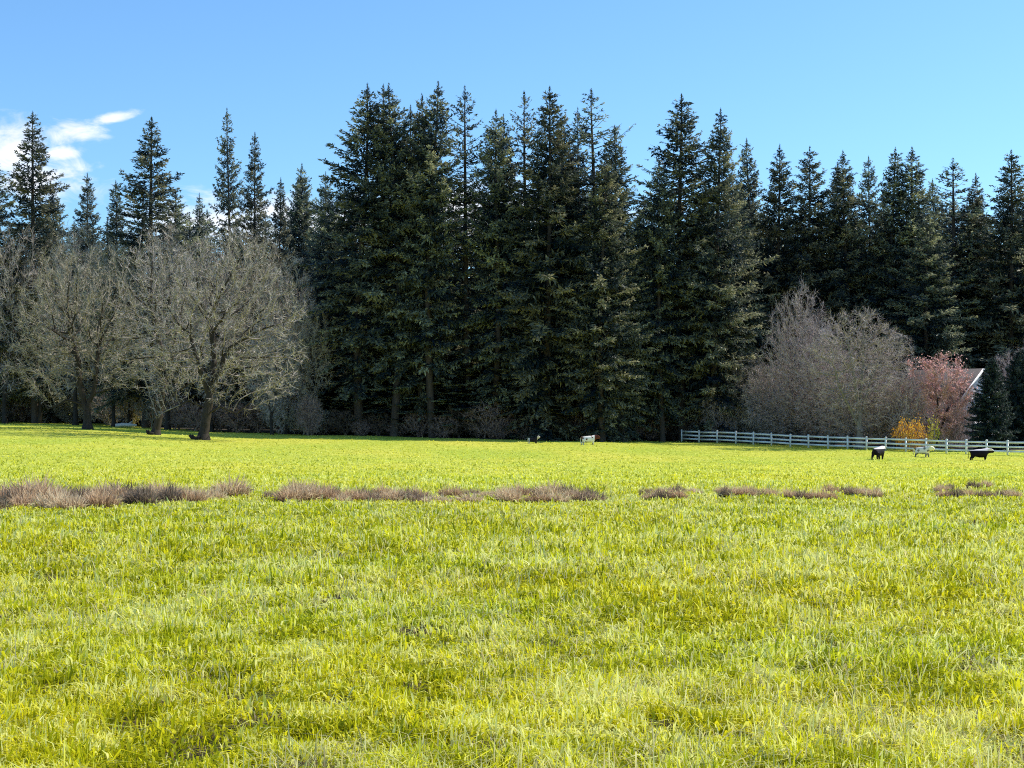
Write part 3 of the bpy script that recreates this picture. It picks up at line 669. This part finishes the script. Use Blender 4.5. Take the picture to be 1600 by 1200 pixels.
bt4 = grow(31, [[(0, 0, 0), (.1, 0, 2.2), (0, 0, 4.5)], (5, [(-2.6, .2, 6.6), (-3.4, 0, 8.6)]), (7, [(2.2, .2, 8), (3.4, .2, 10)]), (9, [(-.9, 0, 9), (-1.6, .1, 12)]), (9, [(.8, .2, 9), (.9, .2, 12.4)])],
           [(0, 0, 9, 6.2, 5.2, 6.2, 1)], 2800, step=.42, dk=.72, zmin=1.6, base_r=.34, tw=5, twl=.9, twr=.016, twig_mat=M_twigpurple, bark=mat_bark('pale_bark', (.12, .10, .08), (.36, .31, .26)), split=.03)
small(1342, 478, 170, bt4, 15.2, 175, 12.4, 'bare_tree', 'broad bare tree with pale forking limbs standing behind the fence', 'bare tree')

# shrub thicket meshes (multi-stem) along the foot of the wood
def shrub(seed, Rr, H, mat, n=1300, tw=7, buds=None, budn=2):
    g = np.random.default_rng(seed); st = []
    for k in range(4):
        a = k * 1.57 + g.random(); st.append([(g.normal(0, .15), g.normal(0, .15), -.05), (math.cos(a) * Rr * .4, math.sin(a) * Rr * .3, H * .45)])
    return grow(seed, st, [(0, 0, H * .55, Rr, Rr * .8, H * .46, 1)], n, step=.32, di=2.5, dk=.42, iters=60, zmin=.1, base_r=.09, twig_mat=mat, bark=mat, twl=.6, tw=tw, twr=.016, split=.05, flare=0, buds=buds, budn=budn)
s_gr = shrub(61, 2.6, 4, M_twig); s_pu = shrub(62, 2.8, 4, M_twigpurple); s_br = shrub(63, 2.2, 3, M_twigbrown); s_dk = shrub(65, 2.3, 3.2, mat_bark('dark_scrub_twigs', (.05, .038, .03), (.26, .19, .14), 1.2, 0)); s_gn = shrub(64, 2.4, 3.6, M_twiggreen)
def brush(px, row, D, parts, H0, W0, wpx, label, group='bare shrubs along the foot of the wood'): small(px, row, D, parts, H0, wpx, W0, 'bare_shrub', label, 'shrub', group)
random.seed(33)
p = -60
while p < 500:
    brush(p, np.interp(p, [0, 500], [600, 612]) + random.uniform(-18, 14), np.interp(p, edge_px, edge_D) + random.uniform(-1.0, 2), random.choice([s_gr, s_gr, s_gn, s_br]), 4, 5, random.uniform(60, 90), 'tangled grey bare shrub in the hedge line behind the oaks'); p += random.uniform(26, 38)
p = 505
while p < 1080:
    brush(p, random.uniform(622, 655), np.interp(p, edge_px, edge_D) + random.uniform(.4, 3), random.choice([s_br, s_br, s_dk, s_dk]), 4, 5, random.uniform(50, 75), 'small brown shrub in the shade under the tall stand'); p += random.uniform(24, 40)
brush(483, 622, 187, s_br, 3, 4.6, 55, 'reddish brown shrub between the oak group and the dark stand', None)
brush(765, 632, 187, s_br, 3, 4.6, 100, 'rusty brown shrub under the stand left of the black cow', None)
p = 1100
while p < 1420:
    brush(p, random.uniform(585, 640), np.interp(p, edge_px, edge_D) + random.uniform(1, 6), random.choice([s_pu, s_gr, s_pu, s_gr, s_gn]), 4, 5.2, random.uniform(65, 95), 'dense grey shrub in the thicket behind the white fence', 'shrubs in the thicket behind the fence'); p += random.uniform(20, 30)
# red-tipped tree, pale blossom, orange and yellow bushes
red = grow(71, [[(0, 0, 0), (.1, 0, 1)], (2, [(1.1, .2, 3.6)]), (2, [(-1.2, .2, 3.4)]), (2, [(0, -.4, 4.4)])], [(0, 0, 4.7, 3.6, 3.2, 3.9, 1)], 1100, step=.4, di=3, dk=.7, zmin=.5, base_r=.16, tw=10, twl=.8, twr=.02,
           twig_mat=mat_bark('rosy_twigs', (.30, .17, .13), (.82, .54, .45), 1.2, 0), buds=(M_redbud, lambda P, g: np.clip((P[:, 2] - 5.6 + P[:, 0] * .28) / 2.4, 0.03, .75), .2, 'red_buds'), flare=0)
small(1463, 552, 172, red, 8.7, 124, 7.4, 'red_tipped_tree', 'bushy bare tree flushed with red buds at its top behind the orange bush', 'tree', rz=0)
small(1497, 618, 173, s_pu, 4, 56, 5.6, 'bare_shrub', 'pinkish bare shrub in front of the pale house wall', 'shrub')
small(1418, 592, 171, s_pu, 4, 70, 5.6, 'bare_shrub', 'pinkish grey shrub left of the red tipped tree', 'shrub')
# pale house half hidden behind the dark spruce
def house(px, D, W, Dp, Hw, Ha, rz):
    x, y, z = at(px, D); e = tag(empty('house', (x, y, z - .1), rz), 'pale pinkish white gabled house half hidden behind the dark spruce', 'house')
    Mw = mat_plain('pale_render', (.93, .80, .74), .8, .05, 2); Mr = mat_plain('roof_shingle', (.10, .085, .08), .9, .3, 6, bump=.6); Mt = mat_plain('white_trim', (.92, .90, .88), .5, .04); Mg = mat_plain('window_glass', (.03, .04, .05), .08, .1, 2, .5, 0)
    mb = MB(); w2, d2 = W / 2, Dp / 2      # gable wall faces local -Y
    V = [(-w2, -d2, 0), (w2, -d2, 0), (w2, -d2, Hw), (0, -d2, Ha), (-w2, -d2, Hw), (-w2, d2, 0), (w2, d2, 0), (w2, d2, Hw), (0, d2, Ha), (-w2, d2, Hw)]
    mb.add(V, [[0, 1, 2, 4], [1, 6, 7, 2], [6, 5, 9, 7], [5, 0, 4, 9]]); mb.f.append(np.array([[4, 2, 3], [7, 9, 8]]))
    link('wall', mb.mesh('house_wall', Mw), e)
    sl_ = math.hypot(w2, Ha - Hw); ux, uz = w2 / sl_, (Ha - Hw) / sl_; ov = .45
    rf = MB(); tr_ = MB()
    for sx in (-1, 1):
        a = np.array([0, 0, Ha + .12]); b = np.array([sx * (w2 + ov * ux), 0, Hw - ov * uz + .12]); nrm = np.array([sx * uz, 0, ux]) * .14
        q = []
        for yy in (-d2 - .5, d2 + .5):
            for p_ in (a, b): q += [p_ + [0, yy, 0], p_ + nrm + [0, yy, 0]]
        rf.add(q, [[0, 1, 3, 2], [4, 6, 7, 5], [0, 4, 5, 1], [2, 3, 7, 6], [0, 2, 6, 4], [1, 5, 7, 3]])
        a2, b2 = a + nrm * 1.1, b + nrm * 1.1; dn = np.array([0, 0, -.34]); q = []
        for yy in (-d2 - .56, -d2 - .51):
            for p_ in (a2, b2): q += [p_ + [0, yy, 0], p_ + dn + [0, yy, 0]]
        tr_.add(q, [[0, 1, 3, 2], [4, 6, 7, 5], [0, 4, 5, 1], [2, 3, 7, 6], [0, 2, 6, 4], [1, 5, 7, 3]])
    link('roof', rf.mesh('house_roof', Mr), e); link('bargeboard', tr_.mesh('house_bargeboard', Mt), e)
    for wx, wz in ((-1.2, 1.9), (2.0, 1.9), (-1.2, 4.6), (2.0, 4.6)):
        mb = MB(); box_mb(mb, (wx, -d2 - .03, wz), .62, .04, .85); wn = link('window', mb.mesh('window_frame', Mt), e)
        mb = MB(); box_mb(mb, (wx, -d2 - .075, wz), .5, .012, .72); link('pane', mb.mesh('window_pane', Mg), wn)
HOUSE = (1480, 180, 8.6, 8.0, 5.4, 8.4, R(42))
org = shrub(81, 2.4, 1.9, M_twigbrown, 700, 5, (M_orange, .9, .17, 'leaves'), 3)
small(1423, 661, 164.3, org, 1.95, 62, 5, 'orange_bush', 'low orange leaved bush just behind the white fence', 'bush')
yel = shrub(82, 1.1, 1.8, M_twiggreen, 300, 5, (M_yellow, .95, .17, 'leaves'), 3)
small(1459, 659, 164.6, yel, 1.9, 20, 2.3, 'yellow_bush', 'small bright yellow bush at the right end of the orange one', 'bush')
# pale fallen log left of the middle oak
mb = MB(); tube(mb, [(-1.3, 0, .28), (-.4, .1, .36), (.5, 0, .34), (1.5, -.1, .3)], [.22, .26, .24, .15], 9, .9, .2); tube(mb, [(.3, 0, .4), (1.0, -.1, .9)], [.1, .04], 6, .9, .2)
tag(link('fallen_log', mb.mesh('fallen_log', mat_bark('weathered_log', (.35, .30, .23), (.7, .62, .5))), None, at(196, 201)), 'pale weathered fallen log at the foot of the wood left of the middle oak', 'log')

# ------------------------------------------------------------------ fence
fa, fb = (1065, 190.0), (1990, 127.0)
posts_px = [1065, 1092, 1120, 1149, 1176, 1204, 1233, 1261, 1291, 1321, 1350, 1379, 1410, 1441, 1472, 1502, 1533, 1565, 1597, 1630, 1664, 1698]
A0 = np.array([(fa[0] - 800) / F * fa[1], fa[1]]); A1 = np.array([(1597 - 800) / F * 152, 152.0])
def fence_pt(px):
    u = (px - 800) / F; d = A1 - A0       # meet of the sight line x = u*y with the fence line
    t = (u * A0[1] - A0[0]) / (d[0] - u * d[1]); return A0 + d * t
ang_f = math.atan2(A1[1] - A0[1], A1[0] - A0[0])
fx, fy = A0; fz = float(ground(fx, fy))
fence = tag(empty('board_fence', (fx, fy, fz)), 'white three rail board fence running along the far right of the pasture', 'fence')
def box_mb(mb, c, hx, hy, hz, ang=0, pitch=0.0, top=0.0):
    V = []
    for sx in (-1, 1):
        for sy in (-1, 1):
            for sz in (-1, 1):
                k = 1 - top * (sz > 0); V.append((sx * hx * k, sy * hy * k, sz * hz + math.tan(pitch) * sx * hx))
    V = np.array(V); ca_, sa_ = math.cos(ang), math.sin(ang)
    V = np.stack([V[:, 0] * ca_ - V[:, 1] * sa_, V[:, 0] * sa_ + V[:, 1] * ca_, V[:, 2]], 1) + c
    mb.add(V, [[0, 1, 3, 2], [4, 6, 7, 5], [0, 4, 5, 1], [2, 3, 7, 6], [0, 2, 6, 4], [1, 5, 7, 3]])
PP = [np.array([*fence_pt(px), 0]) for px in posts_px]
for q in PP: q[2] = float(ground(q[0], q[1]))
PO = np.array([fx, fy, fz])
for k, q in enumerate(PP):
    mb = MB(); box_mb(mb, (0, 0, .66), .075, .075, .68, ang_f); box_mb(mb, (0, 0, 1.365), .095, .095, .022, ang_f, 0, .0); box_mb(mb, (0, 0, 1.415), .085, .085, .028, ang_f, 0, .6)
    o = link('post', mb.mesh('fence_post', M_white), fence, tuple(q - PO)); o.rotation_euler = (random.gauss(0, .012), random.gauss(0, .012), 0)
for k in range(len(PP) - 1):
    a, b = PP[k], PP[k + 1]; L2 = np.linalg.norm((b - a)[:2]); mid = (a + b) / 2 - PO; an = math.atan2(b[1] - a[1], b[0] - a[0]); pt = math.atan2(b[2] - a[2], L2)
    for hz in (1.2, .78, .36):
        mb = MB(); box_mb(mb, (0, 0, 0), L2 / 2 - .078, .022, .09, an, pt + random.gauss(0, .006)); link('rail', mb.mesh('fence_rail', M_white), fence, (mid[0], mid[1], mid[2] + hz + random.gauss(0, .012)))

house(*HOUSE)

# ------------------------------------------------------------------ cattle
def mat_hide(name, base, top=None, patches=None, topz=1.3, face=None, under=None):
    m, nt = newmat(name); L = nt.links.new
    tc = N(nt, 'ShaderNodeTexCoord'); no = N(nt, 'ShaderNodeTexNoise', ins={'Scale': 2.0, 'Detail': 4}); L(tc.outputs['Object'], no.inputs['Vector'])
    fine = N(nt, 'ShaderNodeTexNoise', ins={'Scale': 30, 'Detail': 3}); L(tc.outputs['Object'], fine.inputs['Vector'])
    c = ramp(nt, fine.outputs['Fac'], [(.3, [k * .8 for k in base]), (.7, [k * 1.2 for k in base])])
    sx = N(nt, 'ShaderNodeSeparateXYZ'); L(tc.outputs['Object'], sx.inputs[0])
    def mixin(c, fac, colr):
        q = N(nt, 'ShaderNodeMix', data_type='RGBA', ins={7: (*colr, 1)}); L(fac, q.inputs[0]); L(c, q.inputs[6]); return q.outputs[2]
    def rng_(sock, a, b):
        r_ = N(nt, 'ShaderNodeMapRange', ins={'From Min': a, 'From Max': b}); L(sock, r_.inputs[0]); return r_.outputs[0]
    if patches:
        c = mixin(c, rng_(no.outputs['Fac'], patches[1], patches[1] + .02), patches[0])
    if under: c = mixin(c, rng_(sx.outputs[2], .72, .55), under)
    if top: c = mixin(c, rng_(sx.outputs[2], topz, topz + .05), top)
    for (a, b, cc_) in (face or []): c = mixin(c, rng_(sx.outputs[0], a, b), cc_)
    bs = N(nt, 'ShaderNodeBsdfPrincipled', ins={'Roughness': .65, 'Specular IOR Level': .12}); L(c, bs.inputs['Base Color'])
    o = N(nt, 'ShaderNodeOutputMaterial'); L(bs.outputs[0], o.inputs[0]); return m

def cow(px, D, heading, mat, label, s=1.0, head='level', girth=1.0, sink=.08, stride=.12):
    """skin grown over a jointed skeleton, one continuous body; faces +X locally"""
    if head == 'level': nk, hd, mz = (.98, 0, 1.30), (1.28, 0, 1.28), (1.62, 0, 1.06)
    elif head == 'low': nk, hd, mz = (.98, 0, 1.10), (1.28, 0, .92), (1.56, 0, .66)
    elif head == 'graze': nk, hd, mz = (.98, 0, .92), (1.22, 0, .50), (1.34, 0, .18)
    else: nk, hd, mz = (.92, 0, 1.46), (1.18, 0, 1.60), (1.50, 0, 1.42)
    V = [(-.78, 0, 1.0), (-.25, 0, .94), (.25, 0, .93), (.62, 0, 1.02), nk, hd, mz]; Rr = [(.40, .44), (.50 * girth, .50 * girth), (.52 * girth, .52 * girth), (.41 * girth, .52), (.23, .30), (.25, .26), (.17, .17)]
    E = [(0, 1), (1, 2), (2, 3), (3, 4), (4, 5), (5, 6)]
    def chain(root, pts, rr):
        prev = root
        for q, r_ in zip(pts, rr):
            V.append(q); Rr.append((r_, r_)); E.append((prev, len(V) - 1)); prev = len(V) - 1
    for sy in (-1, 1):
        f = stride * sy
        chain(3, [(.60, .2 * sy, .78), (.60 + f * .5, .21 * sy, .46), (.60 + f, .21 * sy, .12), (.64 + f, .21 * sy, 0)], (.19, .10, .07, .085))
        chain(0, [(-.74, .22 * sy, .84), (-.66 - f * .3, .23 * sy, .66), (-.90 - f * .7, .23 * sy, .44), (-.84 - f, .23 * sy, .12), (-.80 - f, .23 * sy, 0)], (.25, .16, .085, .07, .085))
        chain(5, [(hd[0] - .06, .20 * sy, hd[2] + .12), (hd[0] - .10, .40 * sy, hd[2] + .13)], (.06, .045))
    chain(0, [(-1.06, 0, 1.24), (-1.14, 0, .95), (-1.14, .02, .55), (-1.14, .02, .42)], (.05, .03, .028, .05))
    me = bpy.data.meshes.new('cow'); me.from_pydata(V, E, []); me.update()
    o = bpy.data.objects.new('cow', me); col.objects.link(o)
    sk = o.modifiers.new('skin', 'SKIN'); sk.use_smooth_shade = True; sk.branch_smoothing = .6
    for k, r_ in enumerate(Rr): me.skin_vertices[0].data[k].radius = r_
    me.skin_vertices[0].data[0].use_root = True
    sb = o.modifiers.new('sub', 'SUBSURF'); sb.levels = 2; sb.render_levels = 2
    dg = bpy.context.evaluated_depsgraph_get(); m2 = bpy.data.meshes.new_from_object(o.evaluated_get(dg)); o.modifiers.clear(); o.data = m2
    m2.materials.clear(); m2.materials.append(mat); m2.polygons.foreach_set('use_smooth', np.ones(len(m2.polygons), bool))
    x, y, z = at(px, D); o.location = (x, y, z - sink - .05); o.rotation_euler.z = heading; o.scale = (s, s * 1.05, s * 1.06)
    return tag(o, label, 'cow')
H_black = mat_hide('black_hide', (.012, .009, .012), (.88, .77, .74), topz=1.2)  # pale tops paint sun glint along the black cows' backs
H_black2 = mat_hide('black_hide_painted_glint', (.014, .009, .014), (.88, .77, .74), topz=1.2)
H_white = mat_hide('white_hide', (.95, .84, .68), None, ((.24, .21, .17), .53), face=[(.95, 1.05, (.95, .86, .60))], under=(.22, .20, .17))  # dark under tone paints shade onto the lower flanks and belly
H_brown = mat_hide('white_brown_hide', (.97, .88, .74), None, ((.16, .06, .03), .55), face=[(.70, .80, (.12, .035, .025))])
H_calf = mat_hide('black_white_hide', (.018, .016, .02), None, None, face=[(.85, .95, (.62, .55, .48)), (-.6, -.75, (.75, .73, .70))])
cow(1530, 139, R(-4), H_black, 'black cow with sun glint painted on its back walking right, rightmost of the cattle', .84, 'level', 1.15, .16, .05)
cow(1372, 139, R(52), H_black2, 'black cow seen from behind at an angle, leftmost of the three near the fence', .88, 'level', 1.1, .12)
cow(1441, 146, R(-38), H_white, 'white cow with grey patches and shade painted on its lower flanks standing between the two black cows', .78, 'level', 1.1, .12)
cow(920, 171, R(6), H_brown, 'white cow with brown patches and a dark brown head at the edge of the wood', .82, 'level', 1.1, .16)
cow(833, 172, R(-12), H_calf, 'small black cow with white rump and pale face in the shade of the wood', .55, 'up', 1.0, .1)

# ------------------------------------------------------------------ bird in the gap of sky
mb = MB(); Dg = 120; bz = CAM_H + (HOR - 249) / F * Dg; bx_ = (1013 - 800) / F * Dg
tube(mb, [(0, -.16, 0), (0, -.08, .0), (0, .06, .0), (0, .15, .01), (0, .2, .0)], [.01, .04, .05, .03, .01], 8, .2)
for sx in (-1, 1):
    V = [(0, .07, .02), (0, -.06, .02), (sx * .16, .09, .06), (sx * .17, -.05, .07), (sx * .33, .02, .12), (sx * .32, -.06, .12), (0, -.16, .0), (sx * .06, -.27, .0)]
    mb.add(V, [[0, 1, 3, 2], [2, 3, 5, 4]], .2); 
mb.add([(-.02, -.14, .0), (.02, -.14, .0), (.06, -.28, 0), (-.06, -.28, 0)], [[0, 1, 2, 3]], .2)
bird = link('bird', mb.mesh('bird', mat_plain('dark_feathers', (.04, .045, .06), .7, .2)), None, (bx_, Dg, bz)); bird.rotation_euler = (.1, -.15, R(12))
tag(bird, 'dark bird gliding in the gap of sky between the firs', 'bird')
